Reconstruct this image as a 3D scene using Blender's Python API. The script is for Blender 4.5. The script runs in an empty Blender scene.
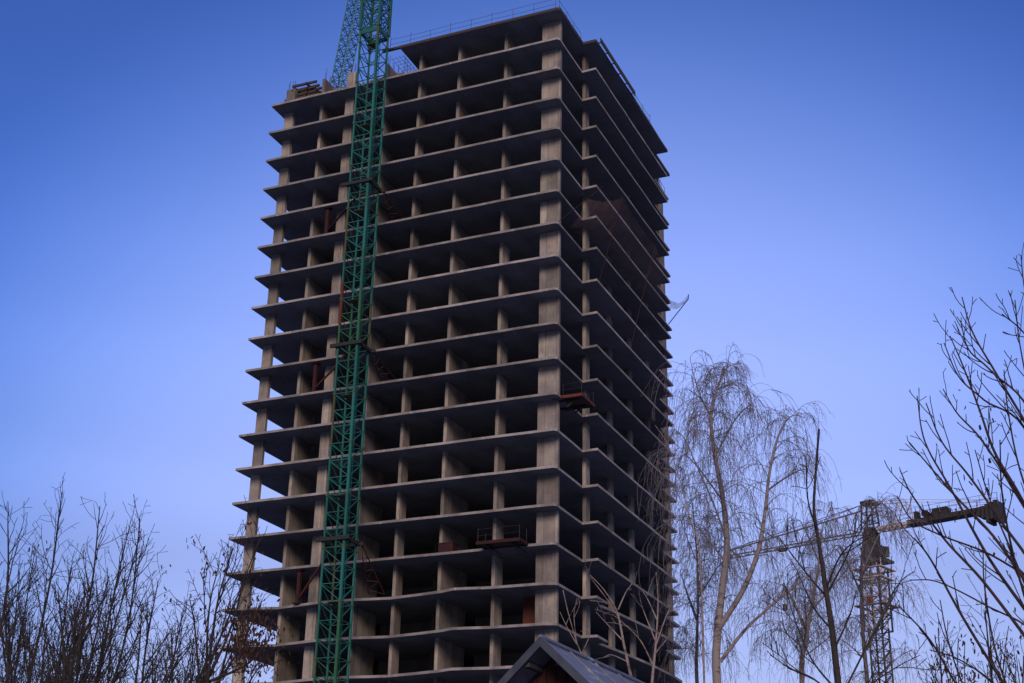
import bpy, bmesh, math, random
import numpy as np
from mathutils import Vector, Matrix
from mathutils.geometry import tessellate_polygon
rnd = random.Random(11)
S = bpy.context.scene
COL = S.collection
R_ = math.radians

# ------------------------------------------------------------------ camera
EYE = 1.6
F_PX, PITCH, ROLL = 1439.713, R_(23.0456), R_(1.17914)
fwd = Vector((0, math.cos(PITCH), math.sin(PITCH)))
up0 = Vector((0, -math.sin(PITCH), math.cos(PITCH)))
rt0 = Vector((1, 0, 0))
cr, sr = math.cos(ROLL), math.sin(ROLL)
right = rt0 * cr + up0 * sr
up = up0 * cr - rt0 * sr
cam_d = bpy.data.cameras.new('camera')
cam = bpy.data.objects.new('camera', cam_d)
COL.objects.link(cam)
cam_d.sensor_width = 36.0
cam_d.lens = F_PX / 1024 * 36.0
cam_d.clip_start = 0.1
cam_d.clip_end = 4000
m = Matrix((right, up, -fwd)).transposed().to_4x4()
m.translation = Vector((0, 0, EYE))
cam.matrix_world = m
S.camera = cam

# ------------------------------------------------------------------ sky, sun, exposure
SUN_ELEV, SUN_AZ = R_(23), R_(181)      # azimuth clockwise from +Y (the view direction)
w = bpy.data.worlds.new('World')
S.world = w
w.use_nodes = True
nt = w.node_tree
nt.nodes.clear()
wo = nt.nodes.new('ShaderNodeOutputWorld')
bg = nt.nodes.new('ShaderNodeBackground')
sky = nt.nodes.new('ShaderNodeTexSky')
sky.sky_type = 'NISHITA'
sky.sun_disc = False
sky.sun_elevation = SUN_ELEV
sky.sun_rotation = SUN_AZ
sky.air_density = 1.0
sky.dust_density = 0.2
sky.ozone_density = 3.0
mul = nt.nodes.new('ShaderNodeMix')
mul.data_type = 'RGBA'
mul.blend_type = 'MULTIPLY'
mul.inputs['Factor'].default_value = 1.0
tc = nt.nodes.new('ShaderNodeTexCoord')
ramp = nt.nodes.new('ShaderNodeValToRGB')
# the evening sky is palest round one point low over the horizon and deepens away from it
GLOW_AZ, GLOW_EL = R_(3), R_(8)
dotn = nt.nodes.new('ShaderNodeVectorMath'); dotn.operation = 'DOT_PRODUCT'
dotn.inputs[1].default_value = (math.sin(GLOW_AZ) * math.cos(GLOW_EL), math.cos(GLOW_AZ) * math.cos(GLOW_EL), math.sin(GLOW_EL))
nt.links.new(tc.outputs['Generated'], dotn.inputs[0])
nt.links.new(dotn.outputs['Value'], ramp.inputs['Fac'])
RAMP = [(p_, tuple(c_ / 1.7 for c_ in q_)) for p_, q_ in [(0.0, (.40, .44, .72)), (.70, (.25, .35, .69)), (.845, (.21, .33, .72)), (.90, (.56, .63, 1.04)), (.957, (1.40, 1.03, 1.26)), (1.0, (1.34, 1.01, 1.24))]]
# thinner air low down than the model's: less pale towards the horizon
sepz = nt.nodes.new('ShaderNodeSeparateXYZ'); rampz = nt.nodes.new('ShaderNodeValToRGB'); mulz = nt.nodes.new('ShaderNodeMix')
mulz.data_type = 'RGBA'; mulz.blend_type = 'MULTIPLY'; mulz.inputs['Factor'].default_value = 1.0
nt.links.new(tc.outputs['Generated'], sepz.inputs[0]); nt.links.new(sepz.outputs['Z'], rampz.inputs['Fac'])
for p_, v_ in ((.05, .30), (.23, .60), (.30, .84), (.386, 1.05), (.446, 1.13)):
    e_ = rampz.color_ramp.elements.new(p_); v_ /= 1.13; e_.color = (v_, v_, v_, 1)
rampz.color_ramp.elements[0].color = (.25, .25, .25, 1)
rampz.color_ramp.elements[-1].color = (1, 1, 1, 1)
ramp.color_ramp.interpolation = 'B_SPLINE'; rampz.color_ramp.interpolation = 'EASE'
els = ramp.color_ramp.elements
while len(els) > 1:
    els.remove(els[0])
els[0].position = RAMP[0][0]; els[0].color = (*RAMP[0][1], 1)
for p_, c_ in RAMP[1:]:
    e_ = els.new(p_); e_.color = (*c_, 1)
nt.links.new(sky.outputs[0], mul.inputs['A'])
nt.links.new(ramp.outputs['Color'], mul.inputs['B'])
nt.links.new(mul.outputs['Result'], mulz.inputs['A']); nt.links.new(rampz.outputs['Color'], mulz.inputs['B'])
sc17 = nt.nodes.new('ShaderNodeVectorMath'); sc17.operation = 'SCALE'; sc17.inputs['Scale'].default_value = 1.7 * 1.13
nt.links.new(mulz.outputs['Result'], sc17.inputs[0]); nt.links.new(sc17.outputs[0], bg.inputs['Color'])
bg.inputs['Strength'].default_value = 0.15
nt.links.new(bg.outputs[0], wo.inputs[0])

sd = bpy.data.lights.new('sun', 'SUN')
sd.energy = 2.05
sd.angle = R_(24)
sd.color = (1.0, 0.75, 0.55)
sun = bpy.data.objects.new('sun', sd)
COL.objects.link(sun)
sdir = Vector((math.sin(SUN_AZ) * math.cos(SUN_ELEV), math.cos(SUN_AZ) * math.cos(SUN_ELEV), math.sin(SUN_ELEV)))
sun.rotation_euler = (-sdir).to_track_quat('-Z', 'Y').to_euler()
sun.location = (0, -30, 60)

S.view_settings.view_transform = 'Standard'
S.view_settings.look = 'None'
S.view_settings.exposure = 0.25
S.view_settings.gamma = 1.0
S.view_settings.use_curve_mapping = False
S.cycles.max_bounces = 6
S.cycles.transparent_max_bounces = 12

# ------------------------------------------------------------------ helpers
def ray(x, y):
    return (right * ((x - 512) / F_PX) + up * ((341.5 - y) / F_PX) + fwd)

def at(x, y, d):
    """world point seen at photo pixel (x, y) at horizontal distance d"""
    r = ray(x, y)
    h = math.hypot(r.x, r.y)
    return Vector((r.x, r.y, r.z)) * (d / h) + Vector((0, 0, EYE))

class MB:
    def __init__(s):
        s.v = []; s.f = []; s.mi = []
    def quadbox(s, c8, mi=0):
        b = len(s.v); s.v += [tuple(c) for c in c8]
        for q in ((0, 3, 2, 1), (4, 5, 6, 7), (0, 1, 5, 4), (1, 2, 6, 5), (2, 3, 7, 6), (3, 0, 4, 7)):
            s.f.append(tuple(b + i for i in q)); s.mi.append(mi)
    def box(s, x0, x1, y0, y1, z0, z1, mi=0):
        s.quadbox([(x0, y0, z0), (x1, y0, z0), (x1, y1, z0), (x0, y1, z0), (x0, y0, z1), (x1, y0, z1), (x1, y1, z1), (x0, y1, z1)], mi)
    def bar(s, p, q, a, b=None, mi=0, ref=(0, 0, 1)):
        b = a if b is None else b
        p = Vector(p); q = Vector(q); d = (q - p)
        if d.length < 1e-6: return
        d.normalize(); r = Vector(ref)
        if abs(d.dot(r)) > .95: r = Vector((0, 1, 0)) if abs(d.y) < .9 else Vector((1, 0, 0))
        n1 = d.cross(r).normalized(); n2 = n1.cross(d).normalized()
        n1 = n1 * a / 2; n2 = n2 * b / 2
        s.quadbox([p - n1 - n2, p + n1 - n2, p + n1 + n2, p - n1 + n2, q - n1 - n2, q + n1 - n2, q + n1 + n2, q - n1 + n2], mi)
    def tube(s, pts, rad, n=4, mi=0, cap=True):
        pts = [Vector(p) for p in pts]
        if len(pts) < 2: return
        b = len(s.v); k = len(pts)
        ref = Vector((0.31, 0.62, 0.72)).normalized()
        for i, p in enumerate(pts):
            d = (pts[min(i + 1, k - 1)] - pts[max(i - 1, 0)])
            if d.length < 1e-7: d = Vector((0, 0, 1))
            d.normalize()
            rr = ref if abs(d.dot(ref)) < .97 else Vector((1, 0, 0))
            n1 = d.cross(rr).normalized(); n2 = n1.cross(d)
            r = rad[i] if hasattr(rad, '__len__') else rad
            for j in range(n):
                a = 2 * math.pi * j / n
                s.v.append(tuple(p + n1 * (r * math.cos(a)) + n2 * (r * math.sin(a))))
        for i in range(k - 1):
            for j in range(n):
                s.f.append((b + i * n + j, b + i * n + (j + 1) % n, b + (i + 1) * n + (j + 1) % n, b + (i + 1) * n + j)); s.mi.append(mi)
        if cap:
            s.f.append(tuple(b + j for j in range(n))[::-1]); s.mi.append(mi)
            s.f.append(tuple(b + (k - 1) * n + j for j in range(n))); s.mi.append(mi)
    def build(s, name, mats, parent=None, smooth=False):
        me = bpy.data.meshes.new(name)
        me.from_pydata(s.v, [], s.f)
        mats = mats if isinstance(mats, (list, tuple)) else [mats]
        for mm in mats: me.materials.append(mm)
        me.polygons.foreach_set('material_index', s.mi)
        if smooth: me.polygons.foreach_set('use_smooth', [True] * len(me.polygons))
        me.update()
        o = bpy.data.objects.new(name, me)
        COL.objects.link(o)
        if parent: o.parent = parent
        return o

def tag(o, label=None, cat=None, group=None, kind=None):
    if label: o['label'] = label
    if cat: o['category'] = cat
    if group: o['group'] = group
    if kind: o['kind'] = kind
    return o

def thing(name, label, cat, loc=(0, 0, 0), rz=0.0, group=None):
    o = bpy.data.objects.new(name, None)
    o.empty_display_size = .2
    COL.objects.link(o)
    o.location = loc; o.rotation_euler = (0, 0, rz)
    return tag(o, label, cat, group)

# ------------------------------------------------------------------ materials
def mat(name, col, rough=.9, noise=None, bump=None, metal=0.0, spec=.3):
    """noise: list of (scale, second colour, low, high, stretch xyz)"""
    M = bpy.data.materials.new(name); M.use_nodes = True
    n = M.node_tree; b = n.nodes['Principled BSDF']
    b.inputs['Base Color'].default_value = (*col, 1)
    b.inputs['Roughness'].default_value = rough
    b.inputs['Metallic'].default_value = metal
    b.inputs['Specular IOR Level'].default_value = spec
    tcn = n.nodes.new('ShaderNodeTexCoord')
    last = None
    for (sc, c2, lo, hi, st) in (noise or []):
        mp = n.nodes.new('ShaderNodeMapping'); mp.inputs['Scale'].default_value = st
        n.links.new(tcn.outputs['Object'], mp.inputs[0])
        nz = n.nodes.new('ShaderNodeTexNoise'); nz.inputs['Scale'].default_value = sc; nz.inputs['Detail'].default_value = 6; nz.inputs['Roughness'].default_value = .6
        n.links.new(mp.outputs[0], nz.inputs['Vector'])
        mr = n.nodes.new('ShaderNodeMapRange'); mr.inputs['From Min'].default_value = lo; mr.inputs['From Max'].default_value = hi
        n.links.new(nz.outputs['Fac'], mr.inputs['Value'])
        mx = n.nodes.new('ShaderNodeMix'); mx.data_type = 'RGBA'
        n.links.new(mr.outputs[0], mx.inputs['Factor'])
        if last is None: mx.inputs['A'].default_value = (*col, 1)
        else: n.links.new(last, mx.inputs['A'])
        mx.inputs['B'].default_value = (*c2, 1)
        last = mx.outputs['Result']
    if last is not None: n.links.new(last, b.inputs['Base Color'])
    if bump:
        nz = n.nodes.new('ShaderNodeTexNoise'); nz.inputs['Scale'].default_value = bump[0]; nz.inputs['Detail'].default_value = 5
        n.links.new(tcn.outputs['Object'], nz.inputs['Vector'])
        bp = n.nodes.new('ShaderNodeBump'); bp.inputs['Strength'].default_value = bump[1]; bp.inputs['Distance'].default_value = .03
        n.links.new(nz.outputs['Fac'], bp.inputs['Height'])
        n.links.new(bp.outputs[0], b.inputs['Normal'])
    return M

def joints(M, vec_perm, bw, bh, dark, mort=.012, offset=0.5, tone=.80):
    """thin darker form-board joints multiplied into the colour"""
    n = M.node_tree; b = n.nodes['Principled BSDF']
    tcn = n.nodes.new('ShaderNodeTexCoord'); sp = n.nodes.new('ShaderNodeSeparateXYZ'); cb = n.nodes.new('ShaderNodeCombineXYZ')
    n.links.new(tcn.outputs['Object'], sp.inputs[0])
    ax = vec_perm
    if ax[0] == 'XY':
        ad = n.nodes.new('ShaderNodeMath'); ad.operation = 'ADD'
        n.links.new(sp.outputs['X'], ad.inputs[0]); n.links.new(sp.outputs['Y'], ad.inputs[1]); n.links.new(ad.outputs[0], cb.inputs[0])
    else: n.links.new(sp.outputs[ax[0]], cb.inputs[0])
    n.links.new(sp.outputs[ax[1]], cb.inputs[1])
    br = n.nodes.new('ShaderNodeTexBrick'); br.offset = offset
    br.inputs['Color1'].default_value = (1, 1, 1, 1); br.inputs['Color2'].default_value = (tone, tone, tone * 1.02, 1); br.inputs['Mortar'].default_value = (dark, dark, dark, 1)
    br.inputs['Scale'].default_value = 1; br.inputs['Brick Width'].default_value = bw; br.inputs['Row Height'].default_value = bh; br.inputs['Mortar Size'].default_value = mort
    n.links.new(cb.outputs[0], br.inputs['Vector'])
    mx = n.nodes.new('ShaderNodeMix'); mx.data_type = 'RGBA'; mx.blend_type = 'MULTIPLY'; mx.inputs['Factor'].default_value = 1
    src = b.inputs['Base Color'].links[0].from_socket
    n.links.new(src, mx.inputs['A']); n.links.new(br.outputs['Color'], mx.inputs['B']); n.links.new(mx.outputs['Result'], b.inputs['Base Color'])

C_SLAB = mat('slab_concrete', (.18, .195, .23), .92, [(.35, (.14, .147, .167), .35, .65, (1, 1, 1)), (4.5, (.09, .095, .107), .55, .8, (1, 1, 3)), (1.3, (.21, .215, .23), .60, .78, (1, 1, 1))], (14, .25))  # cool, dark shade of the soffits is put into this slab colour
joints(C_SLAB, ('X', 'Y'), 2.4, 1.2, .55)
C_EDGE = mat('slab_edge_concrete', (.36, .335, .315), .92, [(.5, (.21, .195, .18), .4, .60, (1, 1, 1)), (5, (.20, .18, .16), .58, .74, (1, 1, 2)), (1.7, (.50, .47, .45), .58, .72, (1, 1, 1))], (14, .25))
C_PIER = mat('pier_concrete', (.43, .385, .325), .92, [(.5, (.25, .225, .205), .35, .65, (1, 1, 1)), (1.7, (.20, .18, .165), .52, .74, (2.0, 2.0, .45)), (7, (.20, .17, .15), .60, .72, (1, 1, 1)), (6.0, (.42, .40, .38), .6, .8, (1, 1, .6)), (1.1, (.38, .30, .24), .6, .75, (1, 1, .4))], (16, .3))
joints(C_PIER, ('XY', 'Z'), .95, 3.0, .48, .02, 0.0, .60)
def pour_tone(M, lo, hi, by_storey):
    n = M.node_tree; b = n.nodes['Principled BSDF']
    oi = n.nodes.new('ShaderNodeObjectInfo'); wn = n.nodes.new('ShaderNodeTexWhiteNoise'); wn.noise_dimensions = '2D'
    cb = n.nodes.new('ShaderNodeCombineXYZ'); ml = n.nodes.new('ShaderNodeMath'); ml.operation = 'MULTIPLY'; ml.inputs[1].default_value = 97.3
    n.links.new(oi.outputs['Random'], ml.inputs[0]); n.links.new(ml.outputs[0], cb.inputs[0])
    if by_storey:
        tcn = n.nodes.new('ShaderNodeTexCoord'); sp = n.nodes.new('ShaderNodeSeparateXYZ'); dv = n.nodes.new('ShaderNodeMath'); dv.operation = 'MULTIPLY_ADD'; fl = n.nodes.new('ShaderNodeMath'); fl.operation = 'FLOOR'
        dv.inputs[1].default_value = 1 / 3.0; dv.inputs[2].default_value = .034
        n.links.new(tcn.outputs['Object'], sp.inputs[0]); n.links.new(sp.outputs['Z'], dv.inputs[0]); n.links.new(dv.outputs[0], fl.inputs[0]); n.links.new(fl.outputs[0], cb.inputs[1])
    n.links.new(cb.outputs[0], wn.inputs['Vector'])
    mr = n.nodes.new('ShaderNodeMapRange'); mr.inputs['To Min'].default_value = lo; mr.inputs['To Max'].default_value = hi
    n.links.new(wn.outputs['Value'], mr.inputs['Value'])
    mx = n.nodes.new('ShaderNodeMix'); mx.data_type = 'RGBA'; mx.blend_type = 'MULTIPLY'; mx.inputs['Factor'].default_value = 1
    n.links.new(b.inputs['Base Color'].links[0].from_socket, mx.inputs['A']); n.links.new(mr.outputs[0], mx.inputs['B']); n.links.new(mx.outputs['Result'], b.inputs['Base Color'])
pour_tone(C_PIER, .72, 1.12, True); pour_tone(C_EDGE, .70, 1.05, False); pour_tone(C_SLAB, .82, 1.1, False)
C_WALL = mat('inner_wall_shaded_concrete', (.15, .14, .13), .95, [(.8, (.10, .09, .085), .35, .7, (1, 1, .5))], (14, .2))  # same concrete darkened, so the interior's shade is partly in the colour
REBAR = mat('rebar_steel', (.07, .045, .035), .8)
BRICK = mat('red_brick', (.12, .04, .028), .95, [(5, (.08, .03, .022), .4, .6, (1, 1, 3))])
GREENS = [mat('green_paint_a', (.015, .115, .088), .55, [(3, (.01, .10, .08), .45, .7, (1, 1, 1)), (9, (.10, .06, .03), .66, .76, (1, 1, .5))]),
          mat('green_paint_b', (.020, .15, .125), .55, [(3, (.012, .13, .11), .45, .7, (1, 1, 1)), (9, (.09, .06, .03), .66, .76, (1, 1, .5))]),
          mat('green_paint_c', (.015, .11, .06), .6, [(3, (.06, .12, .04), .45, .7, (1, 1, 1))]),
          mat('olive_worn_paint', (.06, .085, .04), .7, [(4, (.09, .06, .03), .45, .65, (1, 1, .5))])]
RUST_RED = mat('red_oxide_paint', (.12, .030, .020), .7, [(4, (.09, .026, .018), .45, .65, (1, 1, .6))])
DARK_RED = mat('dark_red_paint', (.040, .009, .009), .7, [(4, (.02, .007, .007), .45, .65, (1, 1, .6))])
DARK_STEEL = mat('dark_steel', (.022, .024, .024), .6, [(6, (.04, .035, .03), .5, .7, (1, 1, 1))])
TIMBER = mat('form_timber', (.30, .20, .10), .9, [(6, (.15, .10, .06), .4, .65, (1, 4, 4))])
DARK_TIMBER = mat('weathered_timber', (.075, .055, .045), .9, [(6, (.04, .03, .028), .4, .65, (1, 4, 4))])
GALV = mat('dull_rail_steel', (.055, .05, .05), .7)

# ------------------------------------------------------------------ ground
GROUND = mat('snow_bounce_ground', (.045, .042, .036), 1.0, [(2.5, (.06, .055, .045), .5, .75, (1, 1, 1)), (.09, (.25, .29, .37), .42, .50, (1, 1, 1))], (6, .6))  # out of view; bluish snow patches added to bounce light onto the soffits
g = MB()
N_ = 60
for i in range(N_ + 1):
    for j in range(N_ + 1):
        x = (i / N_ - .5); y = (j / N_ - .5)
        x = math.copysign(abs(2 * x) ** 1.8, x) * 1500; y = math.copysign(abs(2 * y) ** 1.8, y) * 1500
        g.v.append((x, y, -.12 + .10 * math.sin(x * .05) * math.cos(y * .043)))
for i in range(N_):
    for j in range(N_):
        a = i * (N_ + 1) + j
        g.f.append((a, a + N_ + 1, a + N_ + 2, a + 1)); g.mi.append(0)
tag(g.build('ground', GROUND, smooth=True), kind='structure')

# ------------------------------------------------------------------ the unfinished tower
# local axes: x = v (into the building), y = u (along the broad face, leftwards), z up; origin at the near slab corner
TX, TY, TRZ = 3.48855, 104.71722, R_(66.0)
cT, sT = math.cos(TRZ), math.sin(TRZ)
def bw(u, v, z):
    return Vector((TX + v * cT - u * sT, TY + v * sT + u * cT, z))
def ZK(k): return 78.0 - 3.0 * k

tower = thing('unfinished_tower', 'tall unfinished concrete building frame of stacked open floor slabs without walls', 'building', (TX, TY, 0), TRZ)

def slab_poly(k):
    if k == 0:
        return [(.15, -.2), (15.6, -.2), (15.6, 31.4), (-.1, 31.4), (-.1, 26.6), (-1.42, 26.6), (-1.42, 5.55), (-.18, 5.55), (-.18, -.05)]
    back = [(29.2, 31.2), (.04, 31.2), (.04, 26.4), (-1.34, 26.4)]
    if k < 17:
        return [(.16, 0), (29.2, 0)] + back + [(-1.38, 5.6), (-.04, 5.66), (-.05, .22)]
    fr = [(.9, .05), (2.5, .02), (5.1, -.05), (7.0, -.42), (8.0, -.55), (9.2, -.1), (11.5, .3), (14.0, .62), (15.5, .4), (17, .12), (20.5, .15), (22, .4), (24.3, .75), (26.5, .25), (28, .05), (29.2, 0)]
    rs = []
    for i in range(15):
        t = i / 14
        rs.append((-.5 - 1.35 * math.sin(math.pi * min(1, .12 + t * .62)) ** 1.0 * 1.0 + .16, 26.2 - t * 18.2))
    rs = [(-(.52 + 1.15 * math.sin(math.pi * (1 - i / 14) * .62 + .0)) if True else 0, 26.2 - (i / 14) * 18.2) for i in range(15)]
    return [(.15, .3)] + fr + [(29.2, 31.2), (.04, 31.2), (.04, 26.4), (-1.2, 26.4)] + rs + [(-.5, 7.75), (-1.36, 7.7), (-1.38, 5.35), (-.1, 5.3), (-.08, .5)]

def poly_prism(pts, z0, z1, name, M, parent, edge=None):
    n = len(pts)
    vs = [(v, u, z0) for (u, v) in pts] + [(v, u, z1) for (u, v) in pts]
    tri = tessellate_polygon([[Vector((v, u, 0)) for (u, v) in pts]])
    fs = []; mi = []
    def orient(f, sign):
        (ax, ay), (bx, by), (cx, cy) = [(vs[i][0], vs[i][1]) for i in f]
        return tuple(f) if ((bx - ax) * (cy - ay) - (by - ay) * (cx - ax)) * sign > 0 else tuple(f)[::-1]
    for t_ in tri:
        fs.append(orient(t_, -1)); mi.append(0); fs.append(orient([i + n for i in t_], 1)); mi.append(0)
    area = sum(pts[i][1] * pts[(i + 1) % n][0] - pts[(i + 1) % n][1] * pts[i][0] for i in range(n))
    for i in range(n):
        j = (i + 1) % n
        f = (i, j, j + n, i + n)
        fs.append(f if area > 0 else f[::-1]); mi.append(1 if edge else 0)
    me = bpy.data.meshes.new(name); me.from_pydata(vs, [], fs); me.materials.append(M)
    if edge: me.materials.append(edge)
    me.polygons.foreach_set('material_index', mi); me.update()
    o = bpy.data.objects.new(name, me); COL.objects.link(o); o.parent = parent
    return o

for k in range(26):
    t = .26 if k == 0 else .2
    pts = slab_poly(k)
    jr = random.Random(100 + k)
    # subdivide the visible edges so that each pour is a little uneven
    out = []
    for i, p in enumerate(pts):
        q = pts[(i + 1) % len(pts)]
        L = math.hypot(q[0] - p[0], q[1] - p[1]); n = max(1, int(L / 2.4))
        for s_ in range(n):
            tt = s_ / n
            jx = 0 if s_ == 0 else jr.uniform(-.025, .025)
            nx, ny = (q[1] - p[1]) / max(L, 1e-6), -(q[0] - p[0]) / max(L, 1e-6)
            out.append((p[0] + (q[0] - p[0]) * tt + nx * jx, p[1] + (q[1] - p[1]) * tt + ny * jx))
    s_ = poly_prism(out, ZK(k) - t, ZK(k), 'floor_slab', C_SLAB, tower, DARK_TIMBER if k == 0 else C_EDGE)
    if k == 0: tag(s_, label='short roof slab covering only the right half')
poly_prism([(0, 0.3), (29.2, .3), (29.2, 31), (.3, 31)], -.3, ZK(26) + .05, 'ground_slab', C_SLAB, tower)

def pier(name, u0, u1, v0, v1, ztop, M=C_PIER, zbot=-.2):
    """cast storey by storey: each lift a few millimetres out of line with the one below"""
    b = MB(); z = zbot; jr = random.Random(int(u0 * 100 + v0 * 7))
    k = 25
    zs = [zbot] + [ZK(i) - .1 for i in range(25, -1, -1) if zbot < ZK(i) - .1 < ztop - .05] + [ztop]
    for a, c in zip(zs[:-1], zs[1:]):
        du, dv = jr.uniform(-.012, .012), jr.uniform(-.012, .012)
        b.box(v0 + dv, v1 + dv, u0 + du, u1 + du, a, c)
    return b.build(name, M, tower)

Z1, Z0 = ZK(1), ZK(0)
pier('column', 27.75, 28.7, 1.62, 1.97, Z1 + 2.45)
pier('wall_pier', 24.5, 24.78, 1.6, 4.6, Z1 + 2.75)
pier('column', 21.1, 21.98, 1.45, 1.8, Z1 + 2.6)
pier('wall_pier', 17.75, 18.03, 1.6, 5.2, Z1 + 2.75)
pier('wall_pier', 14.15, 14.42, 1.6, 2.75, Z0 - .1)
pier('wall_pier', 10.2, 10.48, 1.65, 6.3, Z0 - .1)
pier('wall_pier', 5.56, 5.84, 1.6, 3.05, Z0 - .1)
pier('column', .32, 2.08, 1.36, 1.66, Z0 - .1)
pier('column', .14, .43, 6.95, 7.85, Z0 - .1)
pier('column', .15, .43, 12.8, 13.6, Z0 - .1)
pier('column', .15, .43, 18.1, 18.9, Z0 - .1)
pier('column', .3, .58, 23.65, 24.45, Z0 - .1)
pier('column', .38, .68, 29.5, 30.3, Z1 + .6)
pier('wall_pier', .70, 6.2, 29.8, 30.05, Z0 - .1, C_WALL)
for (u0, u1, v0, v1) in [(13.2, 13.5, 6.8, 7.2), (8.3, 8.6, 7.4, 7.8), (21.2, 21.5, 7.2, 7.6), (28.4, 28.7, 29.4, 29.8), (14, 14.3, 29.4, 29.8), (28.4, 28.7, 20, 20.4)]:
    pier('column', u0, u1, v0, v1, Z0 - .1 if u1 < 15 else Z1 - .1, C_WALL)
# core and party walls deeper in, open to the slab edges on all sides
for (u0, u1, v0, v1) in [(4.6, 10.6, 9.0, 9.25), (11.9, 19.4, 9.0, 9.25), (20.6, 27.6, 8.6, 8.85), (4.6, 4.85, 10.4, 14.2), (4.6, 4.85, 15.6, 27), (9.5, 20.2, 19.0, 19.25),
                         (28.3, 28.55, 9.5, 18.5), (28.3, 28.55, 21.5, 29), (6, 13, 28.6, 28.85), (15, 27, 28.6, 28.85), (20.3, 20.55, 10.5, 18)]:
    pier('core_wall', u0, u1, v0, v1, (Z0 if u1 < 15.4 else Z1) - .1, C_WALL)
b = MB(); b.box(3.3, 3.45, 2.3, 3.9, ZK(18), ZK(17) - .21); b.build('brick_infill', BRICK, tower)

# starter bars above the last pour
def rebar_bunch(pts, z0, hmin, hmax, name='rebar'):
    b = MB()
    for (u, v) in pts:
        h = rnd.uniform(hmin, hmax)
        b.tube([(v, u, z0), (v + rnd.uniform(-.04, .04), u + rnd.uniform(-.05, .05), z0 + h)], .022, 4)
    return b.build(name, REBAR, tower)
rebar_bunch([(27.85, 1.7), (28.1, 1.72), (28.55, 1.7), (28.6, 1.9), (27.9, 1.9)], Z1 + 2.4, .7, 1.3)
rebar_bunch([(24.55 + .18 * (i % 2), 1.7 + i * .38) for i in range(10)], Z1 + 2.7, .8, 2.0)
rebar_bunch([(21.2 + .2 * i, 1.55 + .15 * (i % 2)) for i in range(5)], Z1 + 2.5, .7, 1.3)
rebar_bunch([(17.8 + .15 * (i % 2), 1.8 + i * .45) for i in range(10)], Z1 + 2.7, .8, 1.6)
rebar_bunch([(.45, 29.6), (.6, 29.9), (.5, 30.2)], Z1 + .5, .8, 1.3)

# ------------------------------------------------------------------ things on the roof
def railing(name, label, path, z, post_every, rails=(.55, 1.08), group='guard rails on the roof edge'):
    o0 = bw(*path[0], z)
    t = thing(name, label, 'guard rail', o0, TRZ, group)
    pu, pv = path[0]
    posts = MB(); 
    for a, c in zip(path[:-1], path[1:]):
        L = math.hypot(c[0] - a[0], c[1] - a[1]); n = max(1, round(L / post_every))
        prev = None
        for i in range(n + 1):
            tt = i / n
            u = a[0] + (c[0] - a[0]) * tt - pu; v = a[1] + (c[1] - a[1]) * tt - pv
            lean = (rnd.uniform(-.05, .05), rnd.uniform(-.05, .05)); h = rnd.choice([1.1, 1.12, 1.15, 1.35])
            pb = MB(); pb.tube([(v, u, 0), (v + lean[0], u + lean[1], h)], .026, 4)
            pb.bar((v, u, .012), (v + .14, u, .012), .1, .024)
            pb.build('post', GALV, t)
            cur = [(v + lean[0] * r / 1.1, u + lean[1] * r / 1.1, r + rnd.uniform(-.05, .05)) for r in rails]
            if prev:
                for p, q in zip(prev, cur):
                    mid = tuple((p[j] + q[j]) / 2 - (.03 if j == 2 else 0) for j in range(3))
                    posts.tube([p, mid, q], .017, 4)
            prev = cur
    posts.build('rail', GALV, t)
    return t
railing('guard_rail', 'thin metal guard rail along the broad front edge of the roof', [(16.7, 0.0), (.3, 0.0)], Z0, 2.15)
railing('guard_rail', 'thin metal guard rail running back from the roof corner to the step', [(.1, .35), (.1, 5.7)], Z0, 1.8)
railing('guard_rail', 'thin metal guard rail over the far half of the narrow roof side', [(-1.2, 15.2), (-1.2, 21.5)], Z0, 2.1)
b = MB(); b.box(-.2, .02, 15.62, 17.4, Z0 - .24, Z0 - .02); b.build('edge_form', DARK_TIMBER, tower)
railing('guard_rail', 'short guard rail at the far back corner one floor below the roof', [(.3, 27.6), (.3, 30.8)], Z1, 1.5)

t = thing('formwork_board', 'long dark formwork board left standing off the narrow side of the roof slab', 'formwork', bw(-1.75, 5.9, Z0 - .2), TRZ)
b = MB(); b.box(0, 9.6, 0, .06, -.02, .5); b.build('board', DARK_TIMBER, t)
for i in range(6):
    b = MB(); b.box(.3 + i * 1.8, .4 + i * 1.8, .06, .5, .18, .24); b.build('bracket', DARK_STEEL, t)

t = thing('timber_stack', 'stack of dark timber formwork beams behind the corner column stub', 'timber stack', bw(27.1, 2.15, Z1), TRZ)
for lay in range(13):
    for j in range(3 if lay % 2 == 0 else 2):
        b = MB(); a = rnd.uniform(-.12, .12); L = rnd.uniform(2.5, 3.3)
        if lay % 2 == 0: b.bar((j * .55 + a, -1.3 + a, .12 + lay * .24), (j * .55 + a * 1.5, -1.3 + L, .12 + lay * .24), .16, .22)
        else: b.bar((-.5 + a, -.5 + j * 1.5, .12 + lay * .24), (1.7 + a, -.5 + j * 1.5, .12 + lay * .24), .14, .22)
        b.build('beam', DARK_TIMBER, t)

t = thing('timber_stack', 'pale yellow formwork beams laid on the roof behind the green mast', 'timber stack', bw(19.3, 2.6, Z1), TRZ)
for lay in range(8):
    for j in range(4):
        b = MB(); a = rnd.uniform(-.08, .08)
        b.bar((j * .4 + a, -2.6 + a, .1 + lay * .26), (j * .4 - a, 1.0 + a * 3, .1 + lay * .26), .14, .2); b.build('beam', TIMBER, t)

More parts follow.
